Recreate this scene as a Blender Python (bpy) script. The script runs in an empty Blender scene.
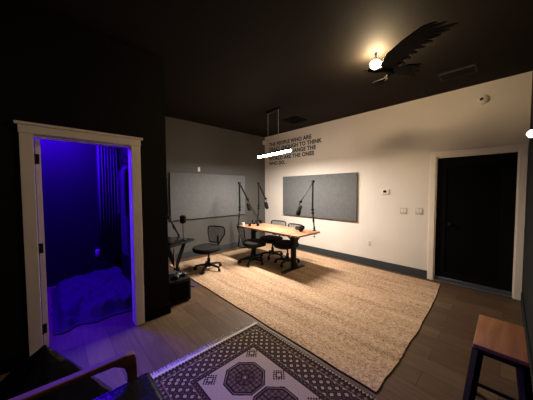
import bpy, bmesh, math, random
from mathutils import Vector, Matrix, noise
from math import sin, cos, pi, radians
S = bpy.context.scene
C = S.collection
random.seed(7)

# ---------------------------------------------------------------- camera
def make_camera():
    yaw, pitch, roll = 0.7594, -0.0427, -0.0034
    f = Vector((cos(pitch)*sin(yaw), cos(pitch)*cos(yaw), sin(pitch)))
    r = Vector((cos(yaw), -sin(yaw), 0))
    u = r.cross(f)
    r2 = r*cos(roll)+u*sin(roll); u2 = -r*sin(roll)+u*cos(roll)
    cd = bpy.data.cameras.new('camera'); cd.sensor_width = 36; cd.lens = 228.6/533*36
    cd.clip_start = 0.02
    o = bpy.data.objects.new('camera', cd); C.objects.link(o)
    m = Matrix((r2, u2, -f)).transposed().to_4x4(); m.translation = (0, 0, 1.51)
    o.matrix_world = m; S.camera = o
make_camera()

# ---------------------------------------------------------------- world, lights, exposure
w = bpy.data.worlds.new('world'); S.world = w; w.use_nodes = True
w.node_tree.nodes['Background'].inputs[0].default_value = (1.0, 0.86, 0.72, 1)
w.node_tree.nodes['Background'].inputs[1].default_value = 0.004
S.view_settings.view_transform = 'Standard'; S.view_settings.look = 'None'
S.view_settings.gamma = 1; S.view_settings.use_curve_mapping = False
S.view_settings.exposure = 0.0

def area(name, loc, rot, sx, sy, power, col, spread=180):
    l = bpy.data.lights.new(name, 'AREA'); l.shape = 'RECTANGLE'; l.size = sx; l.size_y = sy
    l.energy = power; l.color = col; l.spread = radians(spread)
    o = bpy.data.objects.new(name, l); o.location = loc; o.rotation_euler = rot; C.objects.link(o); return o
PEND = (3.18, 3.16, 2.215); PROT = radians(-7)
PENDANT_W = 122
# downlight of the linear pendant
area('pendant_light', (PEND[0], PEND[1], PEND[2]-0.035), (0, 0, PROT), 0.04, 0.9, PENDANT_W, (1.0, 0.91, 0.81), 180)
# blue LED strip high in the side room
area('blue_led_light', (-0.10, 4.60, 2.66), (radians(-20), 0, 0), 0.9, 0.12, 260, (0.05, 0.0, 1.0))
# warm ceiling bulb beside the eagle: a point lamp inside the bulb's place
BULB = (2.72, 1.066, 2.93)
# weak warm fill added out of view to brighten the left door casing
area('rear_fill_light', (-0.9, 0.9, 3.0), (0, 0, 0), 0.3, 0.3, 5, (1.0, 0.8, 0.6))

# ---------------------------------------------------------------- materials
def mat(name, col, rough=0.6, metal=0.0, var=0.0, scale=8.0, bump=0.0, bscale=60.0, spec=0.5, col2=None, emit=None, estr=0, stretch=None, coat=0):
    m = bpy.data.materials.new(name); m.use_nodes = True
    n = m.node_tree.nodes; l = m.node_tree.links; b = n['Principled BSDF']
    b.inputs['Base Color'].default_value = (*col, 1); b.inputs['Roughness'].default_value = rough
    b.inputs['Metallic'].default_value = metal; b.inputs['Specular IOR Level'].default_value = spec
    b.inputs['Coat Weight'].default_value = coat
    tc = n.new('ShaderNodeTexCoord'); mp = n.new('ShaderNodeMapping'); l.new(tc.outputs['Object'], mp.inputs[0])
    if stretch: mp.inputs['Scale'].default_value = stretch
    if var or col2:
        t = n.new('ShaderNodeTexNoise'); t.inputs['Scale'].default_value = scale; t.inputs['Detail'].default_value = 5
        l.new(mp.outputs[0], t.inputs[0])
        r = n.new('ShaderNodeValToRGB'); r.color_ramp.elements[0].position = .3; r.color_ramp.elements[1].position = .7
        c2 = col2 or tuple(c*(1-var) for c in col)
        r.color_ramp.elements[0].color = (*c2, 1); r.color_ramp.elements[1].color = (*col, 1)
        l.new(t.outputs[0], r.inputs[0]); l.new(r.outputs[0], b.inputs['Base Color'])
    if bump:
        t = n.new('ShaderNodeTexNoise'); t.inputs['Scale'].default_value = bscale; t.inputs['Detail'].default_value = 3
        l.new(mp.outputs[0], t.inputs[0])
        bp = n.new('ShaderNodeBump'); bp.inputs['Strength'].default_value = bump; bp.inputs['Distance'].default_value = .01
        l.new(t.outputs[0], bp.inputs['Height']); l.new(bp.outputs[0], b.inputs['Normal'])
    if emit:
        b.inputs['Emission Color'].default_value = (*emit, 1); b.inputs['Emission Strength'].default_value = estr
    return m

def wood_floor():
    m = bpy.data.materials.new('plank_floor'); m.use_nodes = True
    n = m.node_tree.nodes; l = m.node_tree.links; b = n['Principled BSDF']
    tc = n.new('ShaderNodeTexCoord'); mp = n.new('ShaderNodeMapping'); l.new(tc.outputs['Object'], mp.inputs[0])
    mp.inputs['Rotation'].default_value = (0, 0, radians(90))
    br = n.new('ShaderNodeTexBrick'); l.new(mp.outputs[0], br.inputs[0])
    br.inputs['Scale'].default_value = 1.0; br.inputs['Brick Width'].default_value = 1.2; br.inputs['Row Height'].default_value = .20
    br.inputs['Mortar Size'].default_value = .002; br.offset = .37
    br.inputs['Color1'].default_value = (.098, .058, .034, 1); br.inputs['Color2'].default_value = (.150, .092, .054, 1)
    br.inputs['Mortar'].default_value = (.03, .02, .015, 1); br.inputs['Bias'].default_value = -.1
    mp2 = n.new('ShaderNodeMapping'); l.new(tc.outputs['Object'], mp2.inputs[0]); mp2.inputs['Scale'].default_value = (14, 1.4, 1)
    t = n.new('ShaderNodeTexNoise'); t.inputs['Scale'].default_value = 2.2; t.inputs['Detail'].default_value = 8; t.inputs['Roughness'].default_value = .65
    l.new(mp2.outputs[0], t.inputs[0])
    mr = n.new('ShaderNodeMapRange'); mr.inputs['From Min'].default_value = .3; mr.inputs['From Max'].default_value = .7
    mr.inputs['To Min'].default_value = .68; mr.inputs['To Max'].default_value = 1.15; l.new(t.outputs[0], mr.inputs[0])
    mx = n.new('ShaderNodeMix'); mx.data_type = 'RGBA'; mx.blend_type = 'MULTIPLY'; mx.inputs[0].default_value = 1
    l.new(br.outputs['Color'], mx.inputs[6]); l.new(mr.outputs[0], mx.inputs[7]); l.new(mx.outputs[2], b.inputs['Base Color'])
    b.inputs['Roughness'].default_value = .5; b.inputs['Specular IOR Level'].default_value = .22
    bp = n.new('ShaderNodeBump'); bp.inputs['Strength'].default_value = .15; bp.inputs['Distance'].default_value = .003
    l.new(t.outputs[0], bp.inputs['Height']); l.new(bp.outputs[0], b.inputs['Normal'])
    return m

def jute():
    m = bpy.data.materials.new('jute_weave'); m.use_nodes = True
    n = m.node_tree.nodes; l = m.node_tree.links; b = n['Principled BSDF']
    tc = n.new('ShaderNodeTexCoord')
    mp = n.new('ShaderNodeMapping'); l.new(tc.outputs['Object'], mp.inputs[0]); mp.inputs['Scale'].default_value = (30, 15, 1)
    t = n.new('ShaderNodeTexNoise'); t.inputs['Scale'].default_value = 1.7; t.inputs['Detail'].default_value = 5; t.inputs['Roughness'].default_value = .7
    l.new(mp.outputs[0], t.inputs[0])
    mp3 = n.new('ShaderNodeMapping'); l.new(tc.outputs['Object'], mp3.inputs[0]); mp3.inputs['Scale'].default_value = (9, .9, 1)
    t3 = n.new('ShaderNodeTexNoise'); t3.inputs['Scale'].default_value = 1.0; t3.inputs['Detail'].default_value = 4
    l.new(mp3.outputs[0], t3.inputs[0])
    wv = n.new('ShaderNodeTexWave'); wv.bands_direction = 'X'; wv.inputs['Scale'].default_value = 11; wv.inputs['Distortion'].default_value = 9.0
    wv.inputs['Detail'].default_value = 2; wv.inputs['Detail Scale'].default_value = 6
    l.new(tc.outputs['Object'], wv.inputs[0])
    ad = n.new('ShaderNodeMath'); ad.operation = 'MULTIPLY_ADD'; l.new(wv.outputs['Fac'], ad.inputs[0]); ad.inputs[1].default_value = .22; l.new(t.outputs[0], ad.inputs[2])
    ad2 = n.new('ShaderNodeMath'); ad2.operation = 'MULTIPLY_ADD'; l.new(t3.outputs[0], ad2.inputs[0]); ad2.inputs[1].default_value = .45; l.new(ad.outputs[0], ad2.inputs[2])
    r = n.new('ShaderNodeValToRGB'); l.new(ad2.outputs[0], r.inputs[0])
    e = r.color_ramp.elements; e[0].position = .62; e[0].color = (.17, .098, .058, 1); e[1].position = 1.0; e[1].color = (.64, .45, .30, 1)
    k = e.new(.78); k.color = (.42, .27, .17, 1)
    l.new(r.outputs[0], b.inputs['Base Color']); b.inputs['Roughness'].default_value = .95; b.inputs['Specular IOR Level'].default_value = .1
    bp = n.new('ShaderNodeBump'); bp.inputs['Strength'].default_value = .6; bp.inputs['Distance'].default_value = .008
    l.new(ad.outputs[0], bp.inputs['Height']); l.new(bp.outputs[0], b.inputs['Normal'])
    return m

def board(name, c1, c2, rot, width=.12, rough=.45):
    m = bpy.data.materials.new(name); m.use_nodes = True
    n = m.node_tree.nodes; l = m.node_tree.links; b = n['Principled BSDF']
    tc = n.new('ShaderNodeTexCoord'); mp = n.new('ShaderNodeMapping'); l.new(tc.outputs['Object'], mp.inputs[0])
    mp.inputs['Rotation'].default_value = (0, 0, rot); mp.inputs['Scale'].default_value = (1.2, 14, 14)
    t = n.new('ShaderNodeTexNoise'); t.inputs['Scale'].default_value = 1.8; t.inputs['Detail'].default_value = 6; t.inputs['Distortion'].default_value = .6
    l.new(mp.outputs[0], t.inputs[0])
    r = n.new('ShaderNodeValToRGB'); r.color_ramp.elements[0].position = .35; r.color_ramp.elements[1].position = .68
    r.color_ramp.elements[0].color = (*c2, 1); r.color_ramp.elements[1].color = (*c1, 1)
    l.new(t.outputs[0], r.inputs[0]); l.new(r.outputs[0], b.inputs['Base Color'])
    b.inputs['Roughness'].default_value = rough
    return m

M = dict(
    white_wall=mat('cream_wall_paint', (.74, .68, .62), .75, var=.05, scale=2, bump=.05, bscale=220),
    black_wall=mat('black_wall_paint', (.0075, .0065, .006), .75, spec=.15, var=.2, scale=2, bump=.05, bscale=200),
    back_wall=mat('charcoal_wall_paint', (.082, .078, .074), .75, var=.08, scale=2, bump=.05, bscale=200),
    right_wall=mat('grey_wall_paint', (.015, .018, .019), .75, spec=.2, var=.08, scale=2),
    ceiling=mat('black_ceiling_paint', (.015, .012, .010), .8, spec=.12, var=.15, scale=2, bump=.12, bscale=130),
    blue_wall=mat('side_room_paint', (.017, .017, .020), .8, spec=.15, var=.1, scale=2),
    casing=mat('cream_trim_paint', (.84, .75, .66), .5, var=.06, scale=9),
    base=mat('slate_trim_paint', (.050, .055, .060), .6, spec=.2, var=.08),
    darkbase=mat('black_trim_paint', (.003, .003, .003), .8, spec=.08, var=.1),
    floor=wood_floor(), jute=jute(),
    jute_edge=mat('jute_binding', (.10, .06, .035), .95, var=.3, scale=30),
    panel=mat('felt_panel', (.145, .150, .154), .95, col2=(.118, .123, .127), scale=14, bump=.3, bscale=200),
    panel_edge=mat('felt_panel_edge', (.10, .10, .10), .9, var=.1),
    blk=mat('black_powder_coat', (.006, .006, .0065), .55, spec=.2, var=.2, scale=20),
    blkmetal=mat('black_gloss_metal', (.009, .009, .009), .45, spec=.25, metal=.1, var=.2, scale=20),
    plastic=mat('black_plastic', (.008, .008, .009), .55, spec=.25, var=.2, scale=15),
    fabric=mat('black_seat_fabric', (.014, .014, .015), .9, spec=.2, var=.25, scale=60, bump=.3, bscale=300),
    mesh=mat('black_mesh_fabric', (.035, .035, .037), .8, var=.3, scale=90),
    foam=mat('black_foam', (.007, .007, .007), .95, spec=.1, var=.3, scale=80, bump=.5, bscale=250),
    chrome=mat('chrome', (.6, .58, .55), .25, metal=1, var=.1),
    greyplastic=mat('grey_plastic', (.06, .06, .065), .45, var=.15),
    whiteplastic=mat('white_plastic', (.75, .70, .64), .4, var=.04),
    offplate=mat('plate_outline', (.52, .47, .42), .5, var=.04),
    desk=board('oak_desktop', (.50, .245, .145), (.32, .14, .075), radians(90), rough=.35),
    stool=board('stained_pine_seat', (.44, .19, .075), (.28, .11, .042), radians(0), rough=.5),
    arm=board('walnut_armrest', (.20, .075, .04), (.11, .04, .022), 0, rough=.6),
    leather=mat('black_leather', (.009, .009, .010), .3, spec=.35, var=.2, scale=12, bump=.35, bscale=45, coat=.1),
    vinyl=mat('crinkled_black_vinyl', (.006, .005, .010), .22, spec=.3, var=.2, scale=12, bump=.25, bscale=25),
    letter=mat('black_vinyl_letter', (.018, .015, .014), .5, var=.1),
    tube=mat('lit_diffuser', (.9, .9, .9), .5, var=.02, emit=(1.0, .88, .74), estr=62),
    bulb=mat('lit_glass_globe', (.9, .8, .6), .5, var=.02, emit=(1.0, .74, .42), estr=700),
    sconce=mat('lit_shade', (.9, .88, .85), .5, var=.02, emit=(1, .95, .88), estr=5),
    eagle=mat('dark_bronze', (.008, .006, .005), .7, spec=.1, metal=.0, var=.3, scale=12, bump=.2, bscale=50),
    blanket=mat('pale_blanket', (.017, .017, .021), .8, var=.35, scale=10, bump=.6, bscale=12),
    curtain=mat('pale_curtain', (.07, .065, .085), .8, var=.15, scale=12),
    coat=mat('black_cloth', (.02, .02, .025), .9, var=.3, scale=14),
    purple=mat('purple_cover', (.07, .035, .11), .6, var=.15),
    fringe=mat('cream_fringe', (.70, .63, .55), .9, var=.2, scale=50),
    threshold=mat('grey_threshold', (.10, .105, .12), .35, metal=.3, var=.1),
    glass=mat('dark_door_paint', (.002, .002, .0022), .8, spec=.06, var=.2),
    screen=mat('dark_screen', (.01, .01, .012), .15, var=.1),
    bluecloth=mat('dark_speckle', (.02, .02, .02), .8, var=.3),
)

# ---------------------------------------------------------------- mesh helpers
def bx(bm, lo, hi, bevel=0.0, seg=2):
    lo = Vector(lo); hi = Vector(hi); c = (lo+hi)/2; d = hi-lo
    g = bmesh.ops.create_cube(bm, size=1); vs = g['verts']
    bmesh.ops.scale(bm, vec=d, verts=vs); bmesh.ops.translate(bm, vec=c, verts=vs)
    if bevel:
        es = list({e for v in vs for e in v.link_edges})
        bmesh.ops.bevel(bm, geom=es, offset=bevel, segments=seg, profile=.5, affect='EDGES')
def tube(bm, pts, r, seg=10, flat=None):
    """swept tube through pts; r number or list"""
    pts = [Vector(p) for p in pts]; n = len(pts)
    rs = r if isinstance(r, (list, tuple)) else [r]*n
    rings = []; up = None
    for i, p in enumerate(pts):
        t = ((pts[min(i+1, n-1)]-p).normalized() + (p-pts[max(i-1, 0)]).normalized())
        t = t.normalized() if t.length else Vector((0, 0, 1))
        if up is None:
            up = Vector((0, 0, 1)) if abs(t.z) < .9 else Vector((1, 0, 0))
        a = t.cross(up).normalized(); b = a.cross(t).normalized(); up = b
        k1, k2 = flat or (1, 1)
        rings.append([bm.verts.new(p + a*cos(2*pi*j/seg)*rs[i]*k1 + b*sin(2*pi*j/seg)*rs[i]*k2) for j in range(seg)])
    for A, B in zip(rings, rings[1:]):
        for j in range(seg):
            bm.faces.new((A[j], A[(j+1) % seg], B[(j+1) % seg], B[j]))
    bm.faces.new(rings[0][::-1]); bm.faces.new(rings[-1])
def lathe(bm, prof, c=(0, 0, 0), seg=24, axis='z'):
    rings = []
    for r, z in prof:
        ring = []
        for j in range(seg):
            a = 2*pi*j/seg; p = Vector((max(r, 1e-4)*cos(a), max(r, 1e-4)*sin(a), z))
            if axis == 'x': p = Vector((p.z, p.x, p.y))
            if axis == 'y': p = Vector((p.x, p.z, p.y))
            ring.append(bm.verts.new(Vector(c)+p))
        rings.append(ring)
    for A, B in zip(rings, rings[1:]):
        for j in range(seg): bm.faces.new((A[j], A[(j+1) % seg], B[(j+1) % seg], B[j]))
    bm.faces.new(rings[0][::-1]); bm.faces.new(rings[-1])
def ball(bm, c, r, sc=(1, 1, 1), u=16, v=10, rot=None):
    g = bmesh.ops.create_uvsphere(bm, u_segments=u, v_segments=v, radius=r); vs = g['verts']
    bmesh.ops.scale(bm, vec=sc, verts=vs)
    if rot: bmesh.ops.rotate(bm, cent=(0, 0, 0), matrix=rot, verts=vs)
    bmesh.ops.translate(bm, vec=c, verts=vs)
def prism(bm, pts, off):
    """closed polygon extruded by vector off"""
    off = Vector(off); A = [bm.verts.new(Vector(p)) for p in pts]; B = [bm.verts.new(Vector(p)+off) for p in pts]
    bm.faces.new(A); bm.faces.new(B[::-1]); n = len(A)
    for i in range(n): bm.faces.new((A[i], B[i], B[(i+1) % n], A[(i+1) % n]))
def obj(name, bm, m, parent=None, smooth=True, loc=None):
    bmesh.ops.recalc_face_normals(bm, faces=bm.faces)
    me = bpy.data.meshes.new(name); bm.to_mesh(me); bm.free()
    me.materials.append(m)
    if smooth:
        me.polygons.foreach_set('use_smooth', [True]*len(me.polygons))
        try: me.set_sharp_from_angle(angle=radians(38))
        except Exception: pass
    o = bpy.data.objects.new(name, me); C.objects.link(o)
    if parent: o.parent = parent
    if loc: o.location = loc
    return o
def N(): return bmesh.new()
def tag(o, label, cat, group=None, kind=None):
    if label: o['label'] = label
    if cat: o['category'] = cat
    if group: o['group'] = group
    if kind: o['kind'] = kind
    return o
def thing(name, label, cat, loc=(0, 0, 0), rz=0, group=None):
    o = bpy.data.objects.new(name, None); o.empty_display_size = .1; C.objects.link(o)
    o.location = loc; o.rotation_euler = (0, 0, rz); return tag(o, label, cat, group)
def struct(name, bm, m, label=None):
    o = obj(name, bm, m, smooth=False); o['kind'] = 'structure'
    return o
def boxo(name, lo, hi, m, parent=None, bevel=0, label=None):
    b = N(); bx(b, lo, hi, bevel); o = obj(name, b, m, parent, smooth=bool(bevel))
    if label: o['label'] = label
    return o
def dup(root, label, loc, rz, group=None):
    r = root.copy(); C.objects.link(r); r.location = loc; r.rotation_euler = (0, 0, rz); r['label'] = label
    if group: r['group'] = group
    for ch in list(root.children):
        c = ch.copy(); C.objects.link(c); c.parent = r
        for g in list(ch.children):
            d = g.copy(); C.objects.link(d); d.parent = c
    return r

# ---------------------------------------------------------------- the setting
H = 3.05; XW = 4.61; YB = 4.92; YR = -0.18; YL = 2.83; XE = 1.03; XL = -2.6
def room():
    b = N(); bx(b, (XL-.12, YR-.12, -.1), (XW+.25, YB+.12, 0)); struct('floor', b, M['floor'])
    b = N(); bx(b, (XL-.12, YR-.12, H), (XW+.25, YB+.12, H+.1)); struct('ceiling', b, M['ceiling'])
    b = N(); bx(b, (XL-.12, YR-.12, 0), (XW, YR, H)); struct('wall_right', b, M['right_wall'])
    # cream wall with the black door's opening y -0.10..0.82, z 0..2.04
    b = N(); bx(b, (XW, YR-.12, 0), (XW+.12, -.10, H)); bx(b, (XW, -.10, 2.04), (XW+.12, .82, H)); bx(b, (XW, .82, 0), (XW+.12, YB+.12, H))
    struct('wall_front', b, M['white_wall'])
    b = N(); bx(b, (XE-.10, YB, 0), (XW, YB+.12, H)); struct('wall_back', b, M['back_wall'])
    # black wall with the side room's doorway x -0.09..0.66, z 0..2.0
    b = N(); bx(b, (XL, YL, 0), (-.09, YL+.12, H)); bx(b, (-.09, YL, 2.0), (.66, YL+.12, H)); bx(b, (.66, YL, 0), (XE, YL+.12, H))
    struct('wall_left', b, M['black_wall'])
    b = N(); bx(b, (XE-.10, YL+.12, 0), (XE, YB, H)); struct('wall_partition', b, M['black_wall'])
    b = N(); bx(b, (XL-.12, YR, 0), (XL, YL+.12, H)); struct('wall_rear', b, M['black_wall'])
    # side room
    b = N(); bx(b, (-1.5, YB, 0), (XE-.10, YB+.12, 2.7)); bx(b, (-1.62, YL+.12, 0), (-1.5, YB+.12, 2.7)); struct('wall_side_room', b, M['blue_wall'])
    b = N(); bx(b, (-1.5, YL+.12, 2.7), (XE-.10, YB, 2.78)); struct('ceiling_side_room', b, M['blue_wall'])
    # baseboards
    b = N(); bx(b, (XW-.016, .90, 0), (XW, YB, .137), .003, 1); struct('baseboard_front', b, M['base'])
    b = N(); bx(b, (XE, YB-.016, 0), (XW-.016, YB, .137), .003, 1); struct('baseboard_back', b, M['base'])
    b = N(); bx(b, (.76, YL-.014, 0), (XE+.014, YL, .12), .003, 1); bx(b, (XL, YL-.014, 0), (-.19, YL, .12), .003, 1); struct('baseboard_left', b, M['darkbase'])
    b = N(); bx(b, (XL, YR, 0), (XW-.02, YR+.014, .12), .003, 1); struct('baseboard_right', b, M['right_wall'])
    # left door trim (craftsman head with ears)
    b = N(); bx(b, (-.17, YL-.022, 0), (-.085, YL, 2.0), .003, 1); bx(b, (.655, YL-.022, 0), (.745, YL, 2.0), .003, 1)
    bx(b, (-.175, YL-.026, 2.0), (.75, YL, 2.075), .003, 1); bx(b, (-.195, YL-.038, 2.068), (.772, YL, 2.092), .003, 1)
    struct('trim_1', b, M['casing'])
    b = N(); bx(b, (-.105, YL, 0), (-.088, YL+.12, 2.0)); bx(b, (.655, YL, 0), (.672, YL+.12, 2.0)); bx(b, (-.105, YL, 1.985), (.672, YL+.12, 2.003))
    struct('trim_2', b, M['casing'])
    # front door trim and jamb
    b = N(); bx(b, (XW-.018, .815, 0), (XW, .895, 2.045), .004, 1); bx(b, (XW-.018, -.175, 0), (XW, -.098, 2.045), .004, 1)
    bx(b, (XW-.018, -.175, 2.04), (XW, .895, 2.12), .004, 1); struct('trim_3', b, M['casing'])
    b = N(); bx(b, (XW, .80, 0), (XW+.12, .822, 2.03)); bx(b, (XW, -.10, 0), (XW+.12, -.085, 2.03)); bx(b, (XW, -.10, 2.02), (XW+.12, .82, 2.04))
    struct('trim_4', b, M['casing'])
    b = N(); bx(b, (XW-.03, -.085, 0), (XW+.12, .80, .022), .004, 1); struct('trim_5', b, M['threshold'])
room()
def doors():
    b = N(); bx(b, (XW+.055, -.083, .025), (XW+.095, .798, 2.018))
    d = struct('door_1', b, M['glass'])
    b = N()
    for y0, y1 in ((-.083, .06), (.68, .798)): bx(b, (XW+.04, y0, .025), (XW+.056, y1, 2.018), .003, 1)
    bx(b, (XW+.04, .06, 1.86), (XW+.056, .68, 2.018), .003, 1); bx(b, (XW+.04, .06, .025), (XW+.056, .68, .17), .003, 1)
    obj('door_frame', b, M['darkbase'], d)
    b = N(); bx(b, (XW+.028, -.083, .024), (XW+.041, .798, .075), .003, 1); obj('door_sweep', b, M['threshold'], d)
    b = N(); lathe(b, [(.0, -.055), (.024, -.052), (.03, -.035), (.022, -.018), (.011, -.012), (.011, 0), (.028, 0), (.028, .006)], (XW+.035, .62, .96), 16, 'x'); obj('door_knob', b, M['blkmetal'], d)
    # side room door, standing open past square, seen on its hinge edge
    b = N(); bx(b, (0, 0, .012), (.038, .74, 1.98), .002, 1)
    d = struct('door_2', b, M['casing']); d.location = (-.083, YL+.123, 0); d.rotation_euler = (0, 0, radians(7))
    for z in (.22, .98, 1.80):
        b = N(); bx(b, (-.010, -.012, z-.045), (.004, .004, z+.045), .002, 1); tube(b, [(-.004, -.010, z-.05), (-.004, -.010, z+.05)], .007, 8)
        bx(b, (.002, -.003, z-.045), (.026, .001, z+.045)); obj('hinge', b, M['blkmetal'], d)
doors()

# ---------------------------------------------------------------- acoustic panels
def felt(label, lo, hi, grow):
    b = N(); bx(b, lo, hi, .006, 2); o = obj('acoustic_panel', b, M['panel'])
    return tag(o, label, 'wall panel', 'grey acoustic wall panels')
felt('grey felt acoustic panel mounted on the cream wall behind the desk', (XW-.05, 2.125, .86), (XW, 4.165, 1.87), 0)
felt('grey felt acoustic panel mounted on the charcoal back wall beside the corner', (1.84, YB-.05, .87), (3.83, YB, 1.895), 0)

# ---------------------------------------------------------------- jute rug
def jute_rug():
    b = N(); x0, x1, y0, y1 = 1.71, 4.46, .70, 4.66; nx, ny = 60, 90; t = .012
    def P(i, j, z):
        x = x0+(x1-x0)*i/nx; y = y0+(y1-y0)*j/ny
        ex = .012*noise.noise((x*3, y*3, 0)); ey = .012*noise.noise((x*3, y*3, 7))
        q = (x-x0)/(x1-x0); y -= (.075*(1-q)**.6+.03*sin(pi*q))*(1-(y-y0)/(y1-y0))**3; ey += .010*noise.noise((x*16, y*16, 4))
        return (x+ex, y+ey, z)
    top = [[b.verts.new(P(i, j, t+.002*noise.noise((i*.4, j*.4, 3)))) for j in range(ny+1)] for i in range(nx+1)]
    for i in range(nx):
        for j in range(ny): b.faces.new((top[i][j], top[i+1][j], top[i+1][j+1], top[i][j+1]))
    ring = [top[i][0] for i in range(nx+1)]+[top[nx][j] for j in range(1, ny+1)]+[top[i][ny] for i in range(nx-1, -1, -1)]+[top[0][j] for j in range(ny-1, 0, -1)]
    low = [b.verts.new((v.co.x, v.co.y, .001)) for v in ring]
    n = len(ring)
    for k in range(n): b.faces.new((ring[k], low[k], low[(k+1) % n], ring[(k+1) % n]))
    pts = [v.co.copy() for v in ring]
    r = tag(obj('jute_rug', b, M['jute']), 'large natural tan jute rug under the desk and office chairs', 'rug')
    b = N()
    pts = [Vector((p.x, p.y, .007)) for p in pts if p.x < x0+.02]; pts.sort(key=lambda p: p.y)
    tube(b, pts, .0055, 6); obj('edge_binding', b, M['jute_edge'], r)['label'] = 'dark brown bound left edge'
jute_rug()

# ---------------------------------------------------------------- patterned rug
def oriental_rug():
    x0, x1, y1, L = .50, 1.665, 1.925, 1.86
    nx, ny = 260, 400
    D = (.030, .017, .015); K = (.014, .009, .009); Bg = (.335, .26, .195); Mu = (.075, .042, .038); T = (.17, .115, .09)
    def tri(a): a = a % 1.0; return abs(a-.5)*2
    def pat(u, v):
        W = x1-x0; e = min(u, W-u, v, L-v)
        s = v if (min(u, W-u) <= min(v, L-v)) else u      # coordinate along the edge
        h = noise.noise((u*60, v*60, 1))*.06
        if v < .016: return (.62, .55, .46)
        if e < .012: return T if tri(s/.018) > .5 else D
        if e < .036: return Bg if tri(s/.028)*.022 > (e-.012) else K
        if e < .042: return K
        if e < .086:                                        # star band
            q = abs((s/.046) % 1-.5)*.046+abs(e-.064)
            return Bg if q < .006 else (Mu if q < .012 else (T if q < .016 else (Mu if tri(s/.046+.5) > .8 else D)))
        if e < .092: return T
        if e < .246:                                        # wide lattice of pale diamonds
            a = (s+(e-.092))/.077; c = (s-(e-.092))/.077
            fa, fc = abs(a % 1-.5), abs(c % 1-.5)
            if fa > .455 or fc > .455: return Mu
            if fa < .23 and fc < .23 and not (fa > .17 and fc > .17): return Bg if not (fa < .05 and fc < .05) else Mu
            if fa > .36 and fc > .36: return Mu
            return K if fa < .29 and fc < .29 else D
        if e < .252: return T
        if e < .288:
            q = abs((s/.036) % 1-.5)*.036+abs(e-.270)
            return T if q < .007 else (Mu if q > .026 else D)
        if e < .295: return K
        # field with a row of octagons down the middle
        k = (v-.515)/.345; kc = round(k)
        if kc >= 0 and v < L-.32:
            dx = u-W/2-.01; dy = v-(.515+kc*.345)
            o = max(abs(dx), abs(dy), (abs(dx)+abs(dy))*.72)
            if o < .166:
                if o > .155: return K
                if o > .148: return T
                if o > .136: return K
                if o < .034: return K if o > .026 else (Bg if o < .009 else Mu)
                if o < .07: return D if tri(math.atan2(dy, dx)/(2*pi)*8) > .5 else Mu
                if o < .078: return K
                if abs(dx) < .005 or abs(dy) < .005: return K
                q = abs((dx/.034) % 1-.5)+abs((dy/.034) % 1-.5)
                return T if q < .22 else (K if q > .74 else Mu)
        # hooked side motifs
        for sx in (-1, 1):
            dx = u-W/2-.01-sx*.215; kk = round((v-.6875)/.345); dy = v-(.6875+kk*.345)
            q = abs(dx)+abs(dy)
            if abs(dx) < .075 and abs(dy) < .06:
                g = (round(abs(dx)/.014)+round(abs(dy)/.014))
                if q < .075 and g % 2 == 0 and not (q < .02): return D
                if .03 < q < .04: return K
        return Bg
    b = N(); cl = b.loops.layers.float_color.new('pattern')
    V = [[b.verts.new((x0+(x1-x0)*i/nx, y1-L*j/ny, .0085+.0008*noise.noise((i*.3, j*.3, 0)))) for j in range(ny+1)] for i in range(nx+1)]
    for i in range(nx):
        for j in range(ny):
            f = b.faces.new((V[i][j], V[i][j+1], V[i+1][j+1], V[i+1][j]))
            c = pat((x1-x0)*(i+.5)/nx, L*(j+.5)/ny)
            for l in f.loops: l[cl] = (*c, 1)
    bnd = [V[i][0] for i in range(nx+1)]+[V[nx][j] for j in range(1, ny+1)]+[V[i][ny] for i in range(nx-1, -1, -1)]+[V[0][j] for j in range(ny-1, 0, -1)]
    low = [b.verts.new((v.co.x, v.co.y, .001)) for v in bnd]; n = len(bnd)
    for k in range(n):
        f = b.faces.new((bnd[k], bnd[(k+1) % n], low[(k+1) % n], low[k]))
        for l in f.loops: l[cl] = (*D, 1)
    m = bpy.data.materials.new('knotted_wool'); m.use_nodes = True
    nn = m.node_tree.nodes; ll = m.node_tree.links; p = nn['Principled BSDF']
    at = nn.new('ShaderNodeVertexColor'); at.layer_name = 'pattern'
    t = nn.new('ShaderNodeTexNoise'); t.inputs['Scale'].default_value = 90
    mr = nn.new('ShaderNodeMapRange'); mr.inputs['To Min'].default_value = .75; mr.inputs['To Max'].default_value = 1.25; ll.new(t.outputs[0], mr.inputs[0])
    mx = nn.new('ShaderNodeMix'); mx.data_type = 'RGBA'; mx.blend_type = 'MULTIPLY'; mx.inputs[0].default_value = 1
    ll.new(at.outputs[0], mx.inputs[6]); ll.new(mr.outputs[0], mx.inputs[7]); ll.new(mx.outputs[2], p.inputs['Base Color'])
    p.inputs['Roughness'].default_value = .95; p.inputs['Specular IOR Level'].default_value = .1
    r = tag(obj('patterned_rug', b, m), 'dark brown and cream patterned rug with octagon medallions and fringed end', 'rug')
    r.data.materials[0] = m
    b = N()
    for i in range(190):
        x = x0+.004+(x1-x0-.008)*i/189; dx = random.uniform(-.008, .008); ln = random.uniform(.045, .065)
        tube(b, [(x, y1-.004, .005), (x+dx*.5, y1+ln*.5, .004), (x+dx, y1+ln, .003)], [.0034, .0034, .0022], 4)
    f = obj('fringe', b, M['fringe'], r); f['kind'] = 'stuff'; f['label'] = 'cream fringe'
oriental_rug()

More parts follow.
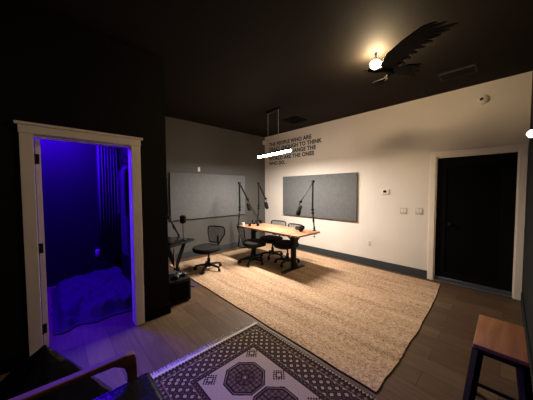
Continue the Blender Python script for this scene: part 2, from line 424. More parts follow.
# ---------------------------------------------------------------- desk
def desk():
    t = thing('standing_desk', 'oak-topped black T-leg desk under the lit linear pendant', 'desk', (3.31, 3.22, .013))
    b = N(); bx(b, (-.33, -.84, .695), (.33, .84, .727), .006, 3); obj('tabletop', b, M['desk'], t)
    for s in (-1, 1):
        y = s*.47+(.23 if s > 0 else 0)
        b = N(); bx(b, (-.045, y-.035, .02), (.045, y+.035, .66), .006, 2); bx(b, (-.036, y-.028, .66), (.036, y+.028, .69))
        bx(b, (-.30, y-.03, .672), (.30, y+.03, .697), .003, 1)
        l = obj('leg', b, M['blk'], t)
        b = N(); prism(b, [(-.31, y-.035, 0), (.31, y-.035, 0), (.31, y-.035, .016), (.05, y-.035, .035), (-.05, y-.035, .035), (-.31, y-.035, .016)], (0, .07, 0))
        obj('foot', b, M['blk'], l)
        b = N(); tube(b, [(0, y-s*.02, .52), (0, y-s*.24, .685)], .013, 8); obj('brace', b, M['blk'], l)
    b = N(); bx(b, (-.03, -.45, .645), (.03, .45, .69), .004, 1); obj('crossbar', b, M['blk'], t)
    b = N(); bx(b, (-.30, -.30, .667), (-.19, -.20, .697), .006, 2); obj('control_box', b, M['plastic'], t)
    b = N(); bx(b, (-.20, -.55, .655), (.1, .2, .662), .002, 1); bx(b, (-.2, -.55, .66), (-.19, .2, .697)); bx(b, (.09, -.55, .66), (.1, .2, .697)); obj('cable_tray', b, M['blk'], t)
desk()
TT = .740   # desk top height

# ---------------------------------------------------------------- office chairs
def office_chair(label, loc, rz):
    """faces local +X"""
    t = thing('office_chair', label, 'chair', loc, rz, 'black mesh-back office chairs'); t.scale = (1.07, 1.07, 1.07)
    b = N(); n = 40; rows = []
    prof = [(.0, .335), (.80, .335), (.93, .35), (.99, .375), (1.0, .395), (.985, .412), (.93, .423), (.6, .420), (.0, .416)]
    for k, z in prof:
        ring = []
        for j in range(n):
            a = 2*pi*j/n; ca, sa = cos(a), sin(a)
            x = .215*math.copysign(abs(ca)**.72, ca); y = .225*math.copysign(abs(sa)**.72, sa)
            zz = z-(.018*max(0, (x*k-.12)/.09) if x*k > .12 else 0)
            ring.append(b.verts.new((x*max(k, .001)+.045, y*max(k, .001), zz)))
        rows.append(ring)
    for A, B in zip(rows, rows[1:]):
        for j in range(n): b.faces.new((A[j], A[(j+1) % n], B[(j+1) % n], B[j]))
    bmesh.ops.remove_doubles(b, verts=b.verts, dist=.0006)
    s = obj('seat', b, M['fabric'], t)
    b = N(); bx(b, (-.10, -.07, .30), (.10, .07, .337), .008, 2); obj('tilt_mechanism', b, M['plastic'], s)
    b = N(); tube(b, [(.0, -.06, .318), (.02, -.17, .316), (.03, -.24, .312)], .006, 8); obj('height_lever', b, M['plastic'], s)
    # back: curved frame ring + mesh
    def bp(u, v):  # u -1..1 across, v 0..1 up
        w_ = .115+.08*min(1, v*1.7)-.02*max(0, v-.75)*4*.4
        y = u*w_; x = -.20-.06*v+.05*u*u*.9-.02*sin(v*pi)
        return Vector((x, y, .455+.275*v))
    outline = []
    for k in range(9): outline.append((-1, k/8*.92))
    outline += [(-.93, .975), (-.75, 1.0)]+[(-.5+k*.25, 1.0) for k in range(5)]+[(.75, 1.0), (.93, .975)]
    for k in range(9): outline.append((1, .92-k/8*.92))
    outline += [(.6, -.03), (0, -.04), (-.6, -.03), (-1, 0)]
    b = N(); tube(b, [bp(*o) for o in outline], .0125, 8); bk = obj('back_frame', b, M['plastic'], t)
    b = N()
    G = [[b.verts.new(bp(-.97+1.94*i/12, .0+.985*j/16)) for j in range(17)] for i in range(13)]
    for i in range(12):
        for j in range(16): b.faces.new((G[i][j], G[i+1][j], G[i+1][j+1], G[i][j+1]))
    mo = obj('back_mesh', b, M['mesh_net'], bk)
    sd = mo.modifiers.new('s', 'SOLIDIFY'); sd.thickness = .003
    b = N(); tube(b, [(-.05, 0, .32), (-.20, 0, .315), (-.27, 0, .36), (-.25, 0, .46), (-.256, 0, .56)], [.022, .022, .02, .018, .014], 8, (1.4, .7)); obj('back_support', b, M['plastic'], t)
    b = N(); lathe(b, [(.016, .18), (.016, .31)], seg=14); c = obj('gas_lift', b, M['blkmetal'], t)
    b = N(); lathe(b, [(.028, .075), (.028, .20), (.022, .21)], seg=14); obj('lift_cover', b, M['plastic'], c)
    b = N(); lathe(b, [(.03, .05), (.042, .06), (.042, .105), (.03, .115)], seg=16)
    for k in range(5):
        a = 2*pi*k/5+.3; d = Vector((cos(a), sin(a), 0))
        tube(b, [d*.03+Vector((0, 0, .092)), d*.14+Vector((0, 0, .085)), d*.235+Vector((0, 0, .066))], [.025, .022, .018], 8, (1.1, .9))
    ba = obj('star_base', b, M['plastic'], t)
    for k in range(5):
        a = 2*pi*k/5+.3; d = Vector((cos(a), sin(a), 0)); q = a+.8
        e = Vector((cos(q), sin(q), 0)); c0 = d*.235
        b = N(); tube(b, [c0+Vector((0, 0, .04)), c0+Vector((0, 0, .07))], .006, 6)
        for s_ in (-1, 1):
            p = c0+e*.012*s_+Vector((0, 0, .0265)); tube(b, [p-e*.008, p+e*.008], .0262, 14)
        tube(b, [c0-e*.006+Vector((0, 0, .034)), c0+e*.006+Vector((0, 0, .034))], .026, 12)
        obj('caster', b, M['plastic'], ba)
    return t
def net():
    m = bpy.data.materials.new('black_net'); m.use_nodes = True
    n = m.node_tree.nodes; l = m.node_tree.links; p = n['Principled BSDF']
    p.inputs['Base Color'].default_value = (.03, .03, .032, 1); p.inputs['Roughness'].default_value = .7
    tc = n.new('ShaderNodeTexCoord'); ck = n.new('ShaderNodeTexChecker'); ck.inputs['Scale'].default_value = 260
    l.new(tc.outputs['Object'], ck.inputs[0])
    mr = n.new('ShaderNodeMapRange'); mr.inputs['To Min'].default_value = .55; mr.inputs['To Max'].default_value = .05
    l.new(ck.outputs['Fac'], mr.inputs[0]); l.new(mr.outputs[0], p.inputs['Alpha'])
    return m
M['mesh_net'] = net()
ZR = .0145
c0 = office_chair('black office chair alone on the rug edge, left of the desk group', (2.15, 3.86, ZR), radians(199))
dup(c0, 'black office chair at the near left corner of the oak desk, its back towards us', (2.98, 3.58, ZR), radians(-20))
dup(c0, 'black office chair half under the far side of the oak desk, beside the wall corner', (3.60, 3.60, ZR), radians(188))
dup(c0, 'black office chair with round seat tucked behind the desk\'s near right leg', (3.46, 3.03, ZR), radians(176))

# ---------------------------------------------------------------- microphone boom arms
def mic_arm(label, loc, rz, J2=(.04, 0, .40), J3=(.035, 0, .93), J4=(.29, 0, .56), group='microphone boom arms'):
    """base clamp at origin, boom reaches local +X"""
    t = thing('microphone_arm', label, 'microphone', loc, rz, group)
    b = N(); bx(b, (-.025, -.022, -.002), (.03, .022, .012), .003, 1); bx(b, (-.037, -.022, -.065), (-.027, .022, .012), .003, 1)
    bx(b, (-.032, -.02, -.068), (.02, .02, -.06)); tube(b, [(.0, 0, -.11), (.0, 0, -.032)], .006, 8); tube(b, [(0, 0, -.105), (0, 0, -.12)], .018, 12)
    tube(b, [(0, 0, .01), (0, 0, .07)], .018, 12); obj('clamp', b, M['blkmetal'], t)
    J2, J3, J4 = Vector(J2), Vector(J3), Vector(J4); zr = J2.z-.06
    b = N(); xr = J2.x*.85; tube(b, [(0, 0, .05), (xr, 0, zr)], .013, 10); tube(b, [(xr*.45, 0, zr*.5), (xr*.6, 0, zr*.65)], .019, 10); obj('riser', b, M['blk'], t)
    b = N()
    tube(b, [(xr, -.022, zr), (xr, .022, zr)], .022, 12); tube(b, [(xr, 0, zr), J2], .013, 8); tube(b, [(J2.x, -.022, J2.z), (J2.x, .022, J2.z)], .023, 12)
    for s in (-1, 1): tube(b, [(J2.x, s*.012, J2.z), (J3.x, s*.012, J3.z)], .010, 8)
    tube(b, [(J3.x, -.024, J3.z), (J3.x, .024, J3.z)], .026, 12)
    lo = obj('lower_boom', b, M['blk'], t)
    b = N()
    for s in (-1, 1): tube(b, [(J3.x, s*.012, J3.z), (J4.x, s*.012, J4.z)], .009, 8)
    tube(b, [(J4.x, -.022, J4.z), (J4.x, .022, J4.z)], .024, 12); obj('upper_boom', b, M['blk'], t)
    b = N(); m0 = J4+Vector((.02, 0, -.02))
    tube(b, [J4, m0, m0+Vector((.0, 0, -.04))], .010, 8)
    mc = m0+Vector((.0, 0, -.12)); a = Vector((-.35, 0, 1)).normalized()
    ring = [mc+Vector((0, .055*cos(k*pi/8), .055*sin(k*pi/8))) for k in range(17)]
    tube(b, ring, .006, 6); mic = obj('microphone_yoke', b, M['blkmetal'], t)
    b = N(); tube(b, [mc+a*.07, mc+a*.06, mc-a*.04, mc-a*.045], [.022, .034, .034, .025], 14); obj('microphone_body', b, M['plastic'], mic)
    b = N(); tube(b, [mc-a*.03, mc-a*.045, mc-a*.10, mc-a*.12], [.034, .044, .042, .022], 14); obj('pop_filter', b, M['foam'], mic)
    return t
a0 = mic_arm('black microphone boom arm clamped at the near right end of the oak desk', (3.605, 2.49, TT), radians(155))
dup(a0, 'black microphone boom arm clamped at the desk\'s left corner, in front of the back panel', (3.0, 4.055, TT), radians(6))
dup(a0, 'black microphone boom arm on the desk\'s far corner, nearest the corner of the room', (3.56, 4.055, TT), radians(6))

# ---------------------------------------------------------------- headphones on the desk
def headphones(label, loc, rz):
    t = thing('headphones', label, 'headphones', loc, rz, 'headphones lying on the oak desk')
    b = N(); pts = [(.0+.085*sin(a), .085*cos(a), .04) for a in [k*pi/14 for k in range(15)]]
    tube(b, pts, .010, 8, (1, 1.6)); obj('headband', b, M['plastic'], t)
    for s in (-1, 1):
        b = N(); tube(b, [(-.005, s*.088, .036), (-.005, s*.066, .036)], [.034, .036], 18); c = obj('ear_cup', b, M['plastic'], t)
        b = N(); tube(b, [(-.005, s*.066, .036), (-.005, s*.05, .036)], [.036, .030], 18); obj('ear_pad', b, M['foam'], c)
    return t
h0 = headphones('black headphones on the near right end of the oak desk', (3.43, 2.66, TT), radians(120)); h0.scale = (1.3, 1.3, 1.3)
dup(h0, 'black headphones on the near left end of the oak desk, behind the left chair', (3.17, 3.74, TT), radians(60))
dup(h0, 'black headphones on the far left end of the oak desk, beside the corner boom arm', (3.45, 3.95, TT), radians(75))
def cup():
    b = N(); lathe(b, [(.024, 0), (.03, .004), (.034, .07), (.031, .07), (.027, .008), (.0, .006)], seg=20)
    tag(obj('paper_cup', b, M['whiteplastic'], loc=(3.03, 3.93, TT)), 'small white cup at the left end of the oak desk', 'cup')
cup()

# ---------------------------------------------------------------- pendant
def pendant():
    t = thing('pendant_lamp', 'lit linear bar pendant hanging over the oak desk', 'lamp', (PEND[0], PEND[1], PEND[2]), PROT)
    b = N(); bx(b, (-.028, -.50, .012), (.028, .50, .045), .003, 1); obj('housing', b, M['blk'], t)
    b = N(); tube(b, [(0, -.505, 0), (0, -.49, 0), (0, .49, 0), (0, .505, 0)], [.018, .025, .025, .018], 14); obj('diffuser', b, M['tube'], t)
    for s in (-1, 1):
        b = N(); tube(b, [(0, s*.16, .04), (0, s*.16, H-PEND[2]-.028)], .0035, 6); obj('suspension_wire', b, M['offplate'], t)
    b = N(); bx(b, (-.035, -.20, H-PEND[2]-.03), (.035, .20, H-PEND[2]-.0005), .004, 2); obj('canopy', b, M['blk'], t)
pendant()

# ---------------------------------------------------------------- eagle and bulb
def eagle():
    o = Vector((2.80, .90, 2.84))
    t = thing('eagle_sculpture', 'dark metal flying eagle sculpture mounted under the black ceiling', 'sculpture', o)
    def P(x, y, z): return Vector((x, y, z))-o
    hd = P(2.65, 1.085, 2.845); tl = P(2.97, 1.02, 2.84)
    b = N(); tube(b, [hd+Vector((-.01, .01, 0)), hd.lerp(tl, .15), P(2.72, 1.0, 2.845), P(2.79, .945, 2.85), P(2.88, .96, 2.85), P(2.94, 1.0, 2.845), tl], [.018, .026, .04, .05, .045, .032, .018], 14, (1, .8))
    obj('body', b, M['eagle'], t)
    b = N(); ball(b, hd+Vector((-.012, .012, 0)), .026, (1.2, 1, .9)); obj('head', b, M['eagle'], t)
    b = N(); tube(b, [hd+Vector((-.03, .03, 0)), hd+Vector((-.052, .05, -.002)), hd+Vector((-.060, .055, -.016))], [.012, .008, .002], 8); obj('beak', b, M['arm'], t)
    def wing(lead, trail, thick):
        bb = N(); n = len(lead); up = Vector((0, 0, thick))
        A = [bb.verts.new(p) for p in lead]; B_ = [bb.verts.new(p) for p in trail]
        A2 = [bb.verts.new(p+up) for p in lead]; B2 = [bb.verts.new(p+up*.5) for p in trail]
        for i in range(n-1):
            bb.faces.new((A[i], A[i+1], B_[i+1], B_[i])); bb.faces.new((A2[i], B2[i], B2[i+1], A2[i+1]))
            bb.faces.new((A[i], A2[i], A2[i+1], A[i+1])); bb.faces.new((B_[i], B_[i+1], B2[i+1], B2[i]))
        bb.faces.new((A[0], B_[0], B2[0], A2[0])); bb.faces.new((A[-1], A2[-1], B2[-1], B_[-1]))
        return obj('wing', bb, M['eagle'], t)
    def feather(parent, p0, p1, w0, w1):
        bb = N(); d = (p1-p0); s = d.cross(Vector((0, 0, 1))).normalized()
        pts = [p0-s*w0, p0.lerp(p1, .6)-s*w0*1.05, p0.lerp(p1, .9)-s*w1, p1, p0.lerp(p1, .9)+s*w1*.6, p0.lerp(p1, .6)+s*w0, p0+s*w0]
        prism(bb, pts, (0, 0, .007)); obj('feather', bb, M['eagle'], parent)
    z = 2.84
    wg = wing([P(2.62, .98, z), P(2.46, .86, z), P(2.35, .70, z), P(2.295, .58, z+.005), P(2.275, .50, z+.01)],
              [P(2.84, .91, z), P(2.71, .80, z), P(2.62, .71, z), P(2.55, .61, z+.005), P(2.46, .51, z+.01)], .014)
    for p0, p1 in [(P(2.295, .55, z+.01), P(2.30, .425, z+.015)), (P(2.335, .56, z+.01), P(2.365, .375, z+.02)), (P(2.375, .56, z+.01), P(2.455, .315, z+.02)), (P(2.42, .565, z+.01), P(2.485, .375, z+.015)),
                   (P(2.455, .575, z+.01), P(2.505, .435, z+.01)), (P(2.50, .60, z+.008), P(2.545, .50, z+.005)), (P(2.54, .64, z+.006), P(2.59, .565, z)), (P(2.58, .70, z), P(2.635, .64, z)), (P(2.63, .76, z), P(2.70, .71, z)), (P(2.69, .83, z), P(2.76, .78, z))]:
        feather(wg, p0, p1, .022, .013)
    wg2 = wing([P(2.78, .90, 2.85), P(2.78, .82, 2.835), P(2.81, .74, 2.825), P(2.84, .70, 2.82)], [P(2.88, .95, 2.85), P(2.97, .90, 2.835), P(3.03, .83, 2.825), P(3.03, .765, 2.82)], .014)
    for p0, p1 in [(P(2.85, .74, 2.822), P(2.87, .66, 2.825)), (P(2.89, .76, 2.822), P(2.93, .68, 2.825)), (P(2.97, .80, 2.822), P(3.02, .71, 2.825)), (P(3.01, .83, 2.825), P(3.09, .76, 2.825))]: feather(wg2, p0, p1, .02, .012)
    b = N(); e = P(3.10, 1.28, 2.84)
    for k in range(5):
        a = radians(-26+13*k); d = (e-tl).normalized(); d = Vector((d.x*cos(a)-d.y*sin(a), d.x*sin(a)+d.y*cos(a), 0)); s = d.cross(Vector((0, 0, 1)))
        prism(b, [tl-d*.02-s*.012, tl+d*.15-s*.016, tl+d*.18, tl+d*.15+s*.016, tl-d*.02+s*.012], (0, 0, .006+.001*k))
    obj('tail', b, M['eagle'], t)
    b = N(); tube(b, [P(2.86, .95, 2.86), P(2.86, .95, H-.0003)], .006, 8); lathe(b, [(.03, H-.012-o.z), (.03, H-.0003-o.z)], (.06, .05, 0), 16)
    obj('mounting_rod', b, M['blk'], t)
    for k in range(2):
        b = N(); c = P(2.86+.06*k, .99+.01*k, 2.80)
        for j in range(3):
            a = radians(100+40*j); tube(b, [c+Vector((0, 0, .02)), c+Vector((cos(a)*.03, sin(a)*.03, 0)), c+Vector((cos(a)*.04, sin(a)*.04, -.015))], [.006, .005, .001], 6)
        tube(b, [c+Vector((0, 0, .045)), c+Vector((0, 0, .015))], .009, 8); obj('talon', b, M['eagle'], t)
eagle()
def bulb():
    t = thing('ceiling_lamp', 'round glowing warm bulb beside the eagle\'s head on the ceiling', 'lamp', (BULB[0], BULB[1], H))
    b = N(); lathe(b, [(.010, -.10), (.014, -.0003)], seg=16); obj('lamp_holder', b, M['blk'], t)
    b = N(); ball(b, (0, 0, BULB[2]-H), .056, (1.2, 1, .6), 20, 14); obj('globe', b, M['bulb'], t)
bulb()

# ---------------------------------------------------------------- wall lettering
def lettering():
    t = thing('wall_lettering', 'five lines of black capital lettering high on the cream wall by the corner', 'lettering', (XW-.004, 4.0, 2.5))
    R_ = Matrix(((0, 0, -1), (-1, 0, 0), (0, 1, 0)))   # text x -> -Y, text y -> +Z, normal -> -X
    lines = [('THE PEOPLE WHO ARE', 3.28, 2.80), ('CRAZY ENOUGH TO THINK', 2.99, 2.667), ('THEY CAN CHANGE THE', 3.15, 2.533), ('WORLD ARE THE ONES', 3.20, 2.40), ('WHO DO.', 4.13, 2.267)]
    for s, yr, z in lines:
        cu = bpy.data.curves.new('t', 'FONT'); cu.body = s; cu.size = .135; cu.extrude = .002; cu.offset = .0045; cu.space_character = 1.06
        o = bpy.data.objects.new('t', cu); C.objects.link(o)
        bpy.context.view_layer.update()
        me = bpy.data.meshes.new_from_object(o.evaluated_get(bpy.context.evaluated_depsgraph_get()))
        bpy.data.objects.remove(o)
        x0 = min(v.co.x for v in me.vertices); x1 = max(v.co.x for v in me.vertices); yl = 4.74; k = (yl-yr)/(x1-x0)
        b = bmesh.new(); b.from_mesh(me); bpy.data.meshes.remove(me)
        isl = []; seen = set()
        for v in b.verts:
            if v in seen: continue
            st = [v]; comp = []
            seen.add(v)
            while st:
                q = st.pop(); comp.append(q)
                for e in q.link_edges:
                    o2 = e.other_vert(q)
                    if o2 not in seen: seen.add(o2); st.append(o2)
            isl.append((min(q.co.x for q in comp), max(q.co.x for q in comp), comp))
        isl.sort(key=lambda a: a[0]); words = []; end = -9
        for a, e, comp in isl:
            if a-end > .028: words.append([])
            words[-1] += comp; end = max(end, e)
        for wd in words:
            idx = {v: i for i, v in enumerate(wd)}; ws = set(wd)
            fs = [[idx[v] for v in f.verts] for f in b.faces if f.verts[0] in ws]
            me = bpy.data.meshes.new('word')
            me.from_pydata([(-v.co.z, (yl-(v.co.x-x0)*k)-4.0, z-.047+v.co.y-2.5) for v in wd], [], fs)
            me.materials.append(M['letter'])
            c = bpy.data.objects.new('word', me); C.objects.link(c); c.parent = t
        b.free()
lettering()

# ---------------------------------------------------------------- small wall fittings
def fittings():
    # thermostat
    t = thing('thermostat', 'small white thermostat with dark screen on the cream wall', 'thermostat', (XW, 1.585, 1.475))
    boxo('case', (-.022, -.066, -.05), (0, .066, .05), M['whiteplastic'], t, .004); boxo('display', (-.0235, -.022, -.018), (-.0215, .036, .026), M['screen'], t)
    def plate(nm, label, x, y, z, hw, hh, axis, kind, grp=None, cat='switch'):
        t = thing(nm, label, cat, (x, y, z), 0 if axis == 'x' else radians(90), grp)
        boxo('cover_plate', (-.006, -hw, -hh), (0, hw, hh), M['offplate' if kind == 's2' else 'whiteplastic'], t, .002)
        n = 2 if kind in ('s2',) else 1
        for i in range(n):
            yy = (i-(n-1)/2)*.046
            if kind == 'o':
                for zz in (-.02, .02): boxo('socket', (-.008, yy-.014, zz-.013), (-.0055, yy+.014, zz+.013), M['offplate'], t, .002)
            else: boxo('rocker', (-.010, yy-.016, -.032), (-.0055, yy+.016, .032), M['whiteplastic'], t, .002)
        return t
    plate('light_switch', 'double light switch plate on the cream wall under the thermostat, left one', XW, 1.275, 1.13, .058, .058, 'x', 's2', 'double light switches by the black door')
    plate('light_switch', 'double light switch plate on the cream wall nearest the black door', XW, 1.035, 1.14, .058, .058, 'x', 's2', 'double light switches by the black door')
    plate('wall_outlet', 'white outlet low on the cream wall above the grey baseboard', XW, 1.87, .45, .036, .058, 'x', 'o', cat='outlet')
    plate('wall_plate', 'small white plate on the charcoal back wall above the grey panel', 2.52, YB, 2.0, .028, .05, 'y', 's', cat='wall plate')
    plate('wall_outlet', 'outlet glowing blue on the far wall of the side room', .59, YB, .42, .04, .065, 'y', 'o', cat='outlet')
    # corner sensor
    t = thing('motion_sensor', 'small white sensor high in the corner of charcoal and cream walls', 'sensor', (4.545, YB, 2.885))
    boxo('case', (-.028, -.045, -.06), (.028, 0, .06), M['whiteplastic'], t, .01); b = N(); ball(b, (0, -.042, -.02), .016); obj('lens', b, M['offplate'], t)
    # dome camera on the cream wall
    t = thing('security_camera', 'round white security camera with dark lens high above the black door', 'camera', (XW, .28, 2.81))
    b = N(); lathe(b, [(.066, 0), (.068, -.012), (.062, -.03), (.045, -.05), (.02, -.06), (0, -.061)], seg=28, axis='x'); obj('housing', b, M['whiteplastic'], t)
    b = N(); ball(b, (-.045, .012, .0), .026); obj('lens', b, M['screen'], t)
    # ceiling vents
    t = thing('ceiling_vent', 'black slotted air vent on the ceiling near the eagle', 'vent', (3.94, .50, H))
    b = N(); bx(b, (-.14, -.19, -.012), (.14, -.17, 0)); bx(b, (-.14, .17, -.012), (.14, .19, 0)); bx(b, (-.14, -.17, -.012), (-.12, .17, 0)); bx(b, (.12, -.17, -.012), (.14, .17, 0)); obj('frame', b, M['blk'], t)
    for k in range(5): 
        b = N(); x = -.095+.047*k; prism(b, [(x-.02, -.17, -.002), (x+.012, -.17, -.012), (x+.016, -.17, -.010), (x-.016, -.17, -.001)], (0, .34, 0)); obj('slat', b, M['back_wall'] if k == 0 else M['blk'], t)
    t = thing('ceiling_vent', 'black square air vent on the ceiling between pendant and cream wall', 'vent', (3.95, 3.26, H))
    b = N(); 
    for a, c in ((.20, .17), (.13, .105), (.07, .05)):
        bx(b, (-a, -a, -.012), (a, -c, 0)); bx(b, (-a, c, -.012), (a, a, 0)); bx(b, (-a, -c, -.012), (-c, c, 0)); bx(b, (c, -c, -.012), (a, c, 0))
    obj('louvre', b, M['darkbase'], t)
    # small lamp on grey right wall
    t = thing('wall_sconce', 'small bright white lit fitting on the grey wall at the right edge', 'lamp', (3.73, YR, 2.10))
    boxo('backplate', (-.04, 0, -.04), (.04, .015, .04), M['whiteplastic'], t, .004); b = N(); lathe(b, [(.03, .012), (.045, .022), (.035, .04), (.015, .055), (0, .06)], (0, 0, 0), 20, 'y'); obj('shade', b, M['sconce'], t)
fittings()

# ---------------------------------------------------------------- left desk, laptop, box, items
def left_corner():
    rz = radians(24)
    t = thing('side_desk', 'black desk with angled front end beside the black wall', 'desk', (1.68, 3.46, -.03), rz)
    b = N(); prism(b, [(-.52, 0, .725), (0, 0, .735), (0.02, .05, .735), (-.06, .74, .735), (-.22, .74, .735)], (0, 0, .018)); obj('tabletop', b, M['blk'], t)
    b = N(); tube(b, [(-.50, .005, .75), (.0, .005, .75), (.018, .05, .75), (-.058, .735, .75)], .007, 8); obj('rim', b, M['blkmetal'], t)
    for y, q in ((.12, -.46), (.62, -.26)):
        b = N(); tube(b, [(q, y, .72), (-.10, y, .02)], .032, 4, (1, 1.3)); tube(b, [(-.10, y, .72), (q, y, .02)], .032, 4, (1, 1.3)); bx(b, (q-.03, y-.025, 0), (-.06, y+.025, .02), .004, 1); obj('leg', b, M['blk'], t)
    b = N(); tube(b, [(-.44, .0, .70), (-.44, 0, .42)], .012, 10); obj('support_rod', b, M['chrome'], t)['label'] = 'chrome support rod'
    t = thing('laptop', 'black laptop, nearly closed, on the black desk beside the wall', 'laptop', (1.31, 3.49, .724), rz)
    b = N(); bx(b, (-.13, -.12, 0), (.13, .12, .018), .004, 2); obj('keyboard_base', b, M['plastic'], t)
    b = N(); bx(b, (-.115, -.09, .018), (.115, .03, .020)); obj('keys', b, M['greyplastic'], t)
    b = N(); prism(b, [(-.13, -.12, .026), (-.13, -.12, .034), (-.13, .12, .042), (-.13, .12, .020)], (.34, 0, 0)); obj('screen_lid', b, M['screen'], t)
    # boom arm with microphone on that desk
    mic_arm('black microphone boom arm on the black desk beside the wall', (1.52, 3.70, .724), radians(192), (.19, 0, .41), (0.20, 0, .97), (.36, 0, .62))
    t = thing('desk_microphone', 'round black microphone on a short stand on the black desk beside the wall', 'microphone', (1.53, 3.55, .724))
    b = N(); lathe(b, [(.05, 0), (.055, .006), (.05, .014), (.008, .018)], seg=20); obj('base', b, M['blkmetal'], t)
    b = N(); tube(b, [(0, 0, .012), (0, 0, .27)], .006, 8); obj('stem', b, M['blkmetal'], t)
    b = N(); tube(b, [(0, 0, .26), (0, 0, .275), (0, 0, .375), (0, 0, .39)], [.02, .045, .048, .028], 18); obj('head', b, M['foam'], t)
    t = thing('floor_cabinet', 'low black box cabinet on the floor against the black wall end', 'cabinet', (1.215, 3.13, 0))
    b = N(); bx(b, (-.155, -.17, .02), (.155, .2, .32), .006, 2); obj('case', b, M['blk'], t)
    b = N(); bx(b, (-.125, -.178, .05), (.125, -.168, .29), .004, 1); obj('door', b, M['darkbase'], t)
    for x in (-.12, .12):
        for y in (-.14, .17):
            b = N(); lathe(b, [(.018, 0), (.02, .02)], (x, y, 0), 12); obj('foot', b, M['plastic'], t)
    t = thing('game_controller', 'dark grey controller with light trim lying on the low black cabinet', 'controller', (1.25, 3.10, .32), radians(20))
    b = N(); ball(b, (0, 0, .034), .05, (1.5, .9, .55)); ball(b, (-.065, -.04, .028), .035, (.9, 1.4, .7)); ball(b, (.065, -.04, .028), .035, (.9, 1.4, .7)); obj('shell', b, M['greyplastic'], t)
    for s in (-1, 1):
        b = N(); tube(b, [(s*.035, -.02, .055), (s*.035, -.02, .072)], [.008, .012], 10); obj('thumbstick', b, M['plastic'], t)
    b = N(); bx(b, (-.08, -.055, 0), (.08, .055, .030), .004, 1); bx(b, (-.078, -.053, .030), (.078, .053, .034))
    o = obj('storage_case', b, M['greyplastic'], loc=(1.21, 3.25, .32)); tag(o, 'flat grey case at the back of the low black cabinet top', 'case')
    b = N(); bx(b, (-.05, -.08, 0), (.05, .08, .016), .003, 1); bx(b, (-.046, -.082, .004), (.046, .076, .013))
    o = obj('notebook', b, M['purple'], loc=(1.60, 3.42, .001)); o.rotation_euler.z = radians(25); tag(o, 'purple notebook on the floor beside the jute rug', 'book')
left_corner()

# ---------------------------------------------------------------- side room contents
def side_room():
    b = N(); n = 90; th = .01
    F = []
    for i in range(n+1):
        x = .60+.30*i/n; y = YB-.075+.022*sin(i/n*2*pi*7)
        F.append((b.verts.new((x, y, .30)), b.verts.new((x, y+.004*sin(i), 1.4)), b.verts.new((x, y, 2.62))))
    for A, B_ in zip(F, F[1:]):
        for k in range(2): b.faces.new((A[k], B_[k], B_[k+1], A[k+1]))
    o = obj('curtain', b, M['curtain']); s = o.modifiers.new('s', 'SOLIDIFY'); s.thickness = .004
    tag(o, 'pleated curtain lit blue in the right corner of the side room', 'curtain')
    b = N(); tube(b, [(.55, YB-.075, 2.64), (.925, YB-.075, 2.64)], .011, 10)
    for x in (.60, .90): tube(b, [(x, YB-.075, 2.64), (x, YB, 2.64)], .006, 8)
    r = obj('curtain_rod', b, M['blk']); tag(r, 'black rod carrying the side room curtain', 'curtain rod')
    # coat on hook on partition
    t = thing('hanging_coat', 'dark coat hanging on a hook at the right side of the side room', 'coat', (XE-.10, 4.0, 1.9))
    b = N(); rings = []
    for z, rx, ry in ((-.02, .03, .05), (-.06, .05, .16), (-.2, .06, .20), (-.6, .065, .20), (-1.0, .07, .23), (-1.35, .065, .25)):
        rings.append([b.verts.new((-.075+rx*cos(2*pi*j/24)*(1+.12*sin(5*2*pi*j/24)), ry*sin(2*pi*j/24), z)) for j in range(24)])
    for A, B_ in zip(rings, rings[1:]):
        for j in range(24): b.faces.new((A[j], A[(j+1) % 24], B_[(j+1) % 24], B_[j]))
    b.faces.new(rings[0][::-1]); b.faces.new(rings[-1]); obj('body', b, M['coat'], t)
    for s in (-1, 1):
        b = N(); tube(b, [(-.09, s*.13, -.09), (-.11, s*.2, -.35), (-.11, s*.21, -.75)], [.05, .05, .04], 10); obj('sleeve', b, M['coat'], t)
    t = thing('coat_hook', 'black bracket hook on the side room wall above the coat', 'hook', (XE-.10, 4.0, 1.93))
    b = N(); bx(b, (-.012, -.04, -.05), (0, .04, .05), .003, 1); obj('plate', b, M['blk'], t)
    b = N(); tube(b, [(-.01, 0, 0), (-.12, 0, -.01), (-.13, 0, .04)], .010, 8); tube(b, [(-.01, 0, .03), (-.1, 0, .12)], .008, 8); obj('hook_arm', b, M['blk'], t)
    # crumpled blanket over low mattress
    b = N(); nx, ny = 60, 60; x0, x1, y0, y1 = -.02, .90, 3.22, 4.78
    def hgt(u, v):
        e = min(1, min(u, 1-u)*9)*min(1, min(v, 1-v)*9); e = e*e*(3-2*e)
        k = noise.fractal((u*5+3, v*5, 0), .6, 2.0, 4)*.045+.02*sin(9*u+6*v+4*noise.noise((u*4, v*4, 2)))
        return .004+e*(.05+.10*v+.06*u+k)
    G = [[b.verts.new((x0+(x1-x0)*i/nx+.03*noise.noise((i*.2, j*.2, 5)), y0+(y1-y0)*j/ny+.06*noise.noise((i*.1, j*.15, 9)), max(.004, hgt(i/nx, j/ny)))) for j in range(ny+1)] for i in range(nx+1)]
    for i in range(nx):
        for j in range(ny): b.faces.new((G[i][j], G[i+1][j], G[i+1][j+1], G[i][j+1]))
    o = obj('blanket', b, M['blanket']); s = o.modifiers.new('s', 'SOLIDIFY'); s.thickness = .006; s.offset = 1
    tag(o, 'crumpled blanket lit blue on the side room floor', 'blanket')
side_room()

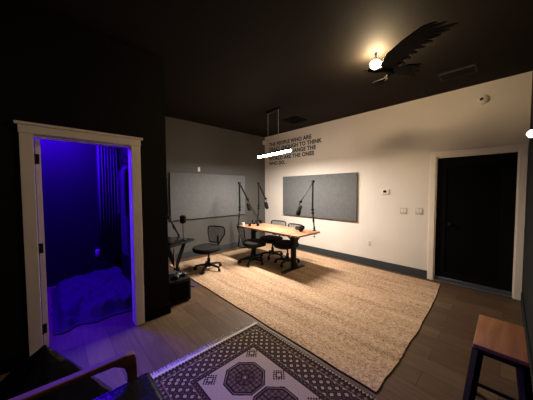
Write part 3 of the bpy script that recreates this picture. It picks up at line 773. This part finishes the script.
# ---------------------------------------------------------------- stool
def stool():
    t = thing('wooden_stool', 'stool with orange-brown wood seat and black metal legs at lower right', 'stool', (1.98, .005, 0))
    b = N(); bx(b, (-.225, -.108, .595), (.225, .108, .62), .006, 2); obj('seat', b, M['stool'], t)
    b = N(); 
    for s in (-1, 1): bx(b, (-.215, s*.088-.010, .565), (.215, s*.088+.010, .595), .002, 1)
    for s in (-1, 1): bx(b, (s*.205-.010, -.095, .565), (s*.205+.010, .095, .595), .002, 1)
    obj('apron', b, M['blk'], t)
    for sx in (-1, 1):
        for sy in (-1, 1):
            b = N(); tube(b, [(sx*.198, sy*.086, .58), (sx*.285, sy*.145, 0)], .026, 4, (1, 1)); obj('leg', b, M['blk'], t)
    for sy in (-1, 1):
        b = N(); tube(b, [(-.225, sy*.104, .39), (.225, sy*.104, .39)], .010, 8); obj('stretcher', b, M['blk'], t)
    for sx in (-1, 1):
        b = N(); tube(b, [(sx*.225, -.104, .39), (sx*.225, .104, .39)], .010, 8); obj('stretcher', b, M['blk'], t)
stool()

# ---------------------------------------------------------------- armchair (foreground) and bean bag
def armchair():
    t = thing('armchair', 'black leather armchair with curved brown wooden arms in the near left foreground', 'armchair', (0, 1.10, 0))
    b = N(); bx(b, (-.24, -.27, .35), (.385, .275, .495), .035, 4); obj('seat_cushion', b, M['leather'], t)
    b = N()
    for s in (-1, 1): tube(b, [(-.22, s*.262, .485), (.365, s*.262, .485)], .006, 6)
    tube(b, [(.372, -.26, .482), (.372, .26, .482)], .006, 6); obj('piping', b, M['leather'], t)
    b = N(); bx(b, (-.22, -.25, .29), (.30, .25, .355), .01, 2); obj('seat_frame', b, M['arm'], t)
    b = N(); 
    vs0 = len(b.verts); bx(b, (-.06, -.27, 0), (.06, .27, .55), .04, 4)
    bmesh.ops.rotate(b, cent=(0, 0, 0), matrix=Matrix.Rotation(radians(-14), 3, 'Y'), verts=b.verts); bmesh.ops.translate(b, vec=(-.30, 0, .38), verts=b.verts)
    obj('backrest', b, M['leather'], t)
    for s in (-1, 1):
        y = s*.31
        b = N()
        prof = [(-.42, .655), (-.2, .632), (.1, .622), (.27, .622), (.315, .612), (.322, .585), (.325, .50), (.325, .30), (.325, .0),
                (.285, .0), (.285, .30), (.280, .50), (.262, .555), (.215, .585), (.1, .592), (-.2, .604), (-.36, .62), (-.38, .3), (-.44, 0), (-.48, 0), (-.42, .35)]
        prism(b, [(x, y-.022, z) for x, z in prof], (0, .044, 0))
        o = obj('arm_frame', b, M['arm'], t, smooth=False)
        bv = o.modifiers.new('b', 'BEVEL'); bv.width = .008; bv.segments = 2
    b = N(); tube(b, [(.305, -.3, .31), (.305, .3, .31)], .014, 8); tube(b, [(-.38, -.3, .30), (-.38, .3, .30)], .014, 8); obj('cross_rail', b, M['arm'], t)
armchair()
def beanbag():
    b = N(); n, m_ = 72, 34; rows = []
    for i in range(m_+1):
        v = i/m_; z = .58*v
        ring = []
        for j in range(n):
            a = 2*pi*j/n
            sq = 1/(max(abs(cos(a-radians(-70))), abs(sin(a-radians(-70)))))**.75
            r = .37*(1-v)**.95*sq
            r = max(r, .012) if v < 1 else .004
            seam = math.exp(-((((a-radians(-84)+pi) % (2*pi))-pi)/.13)**2)
            cr = .014*noise.noise((a*1.5, z*9, 0))+.010*noise.noise((cos(a)*9, sin(a)*9, z*24))*(1-v*.5)
            cr += seam*(.022*sin(z*150+3*noise.noise((z*20, 0, 0)))*.5+.006)
            if v < .06: r *= .93+v
            ring.append(b.verts.new(((1.0 if cos(a) > 0 else 1.55)*(r+cr*(1-v))*cos(a), (r+cr*(1-v))*sin(a), z)))
        rows.append(ring)
    for A, B_ in zip(rows, rows[1:]):
        for j in range(n): b.faces.new((A[j], A[(j+1) % n], B_[(j+1) % n], B_[j]))
    b.faces.new(rows[0][::-1]); b.faces.new(rows[-1])
    o = obj('bean_bag', b, M['vinyl'], loc=(-.05, 1.90, .0)); tag(o, 'peaked glossy black bean bag with crinkled seam beside the doorway', 'bean bag')
beanbag()
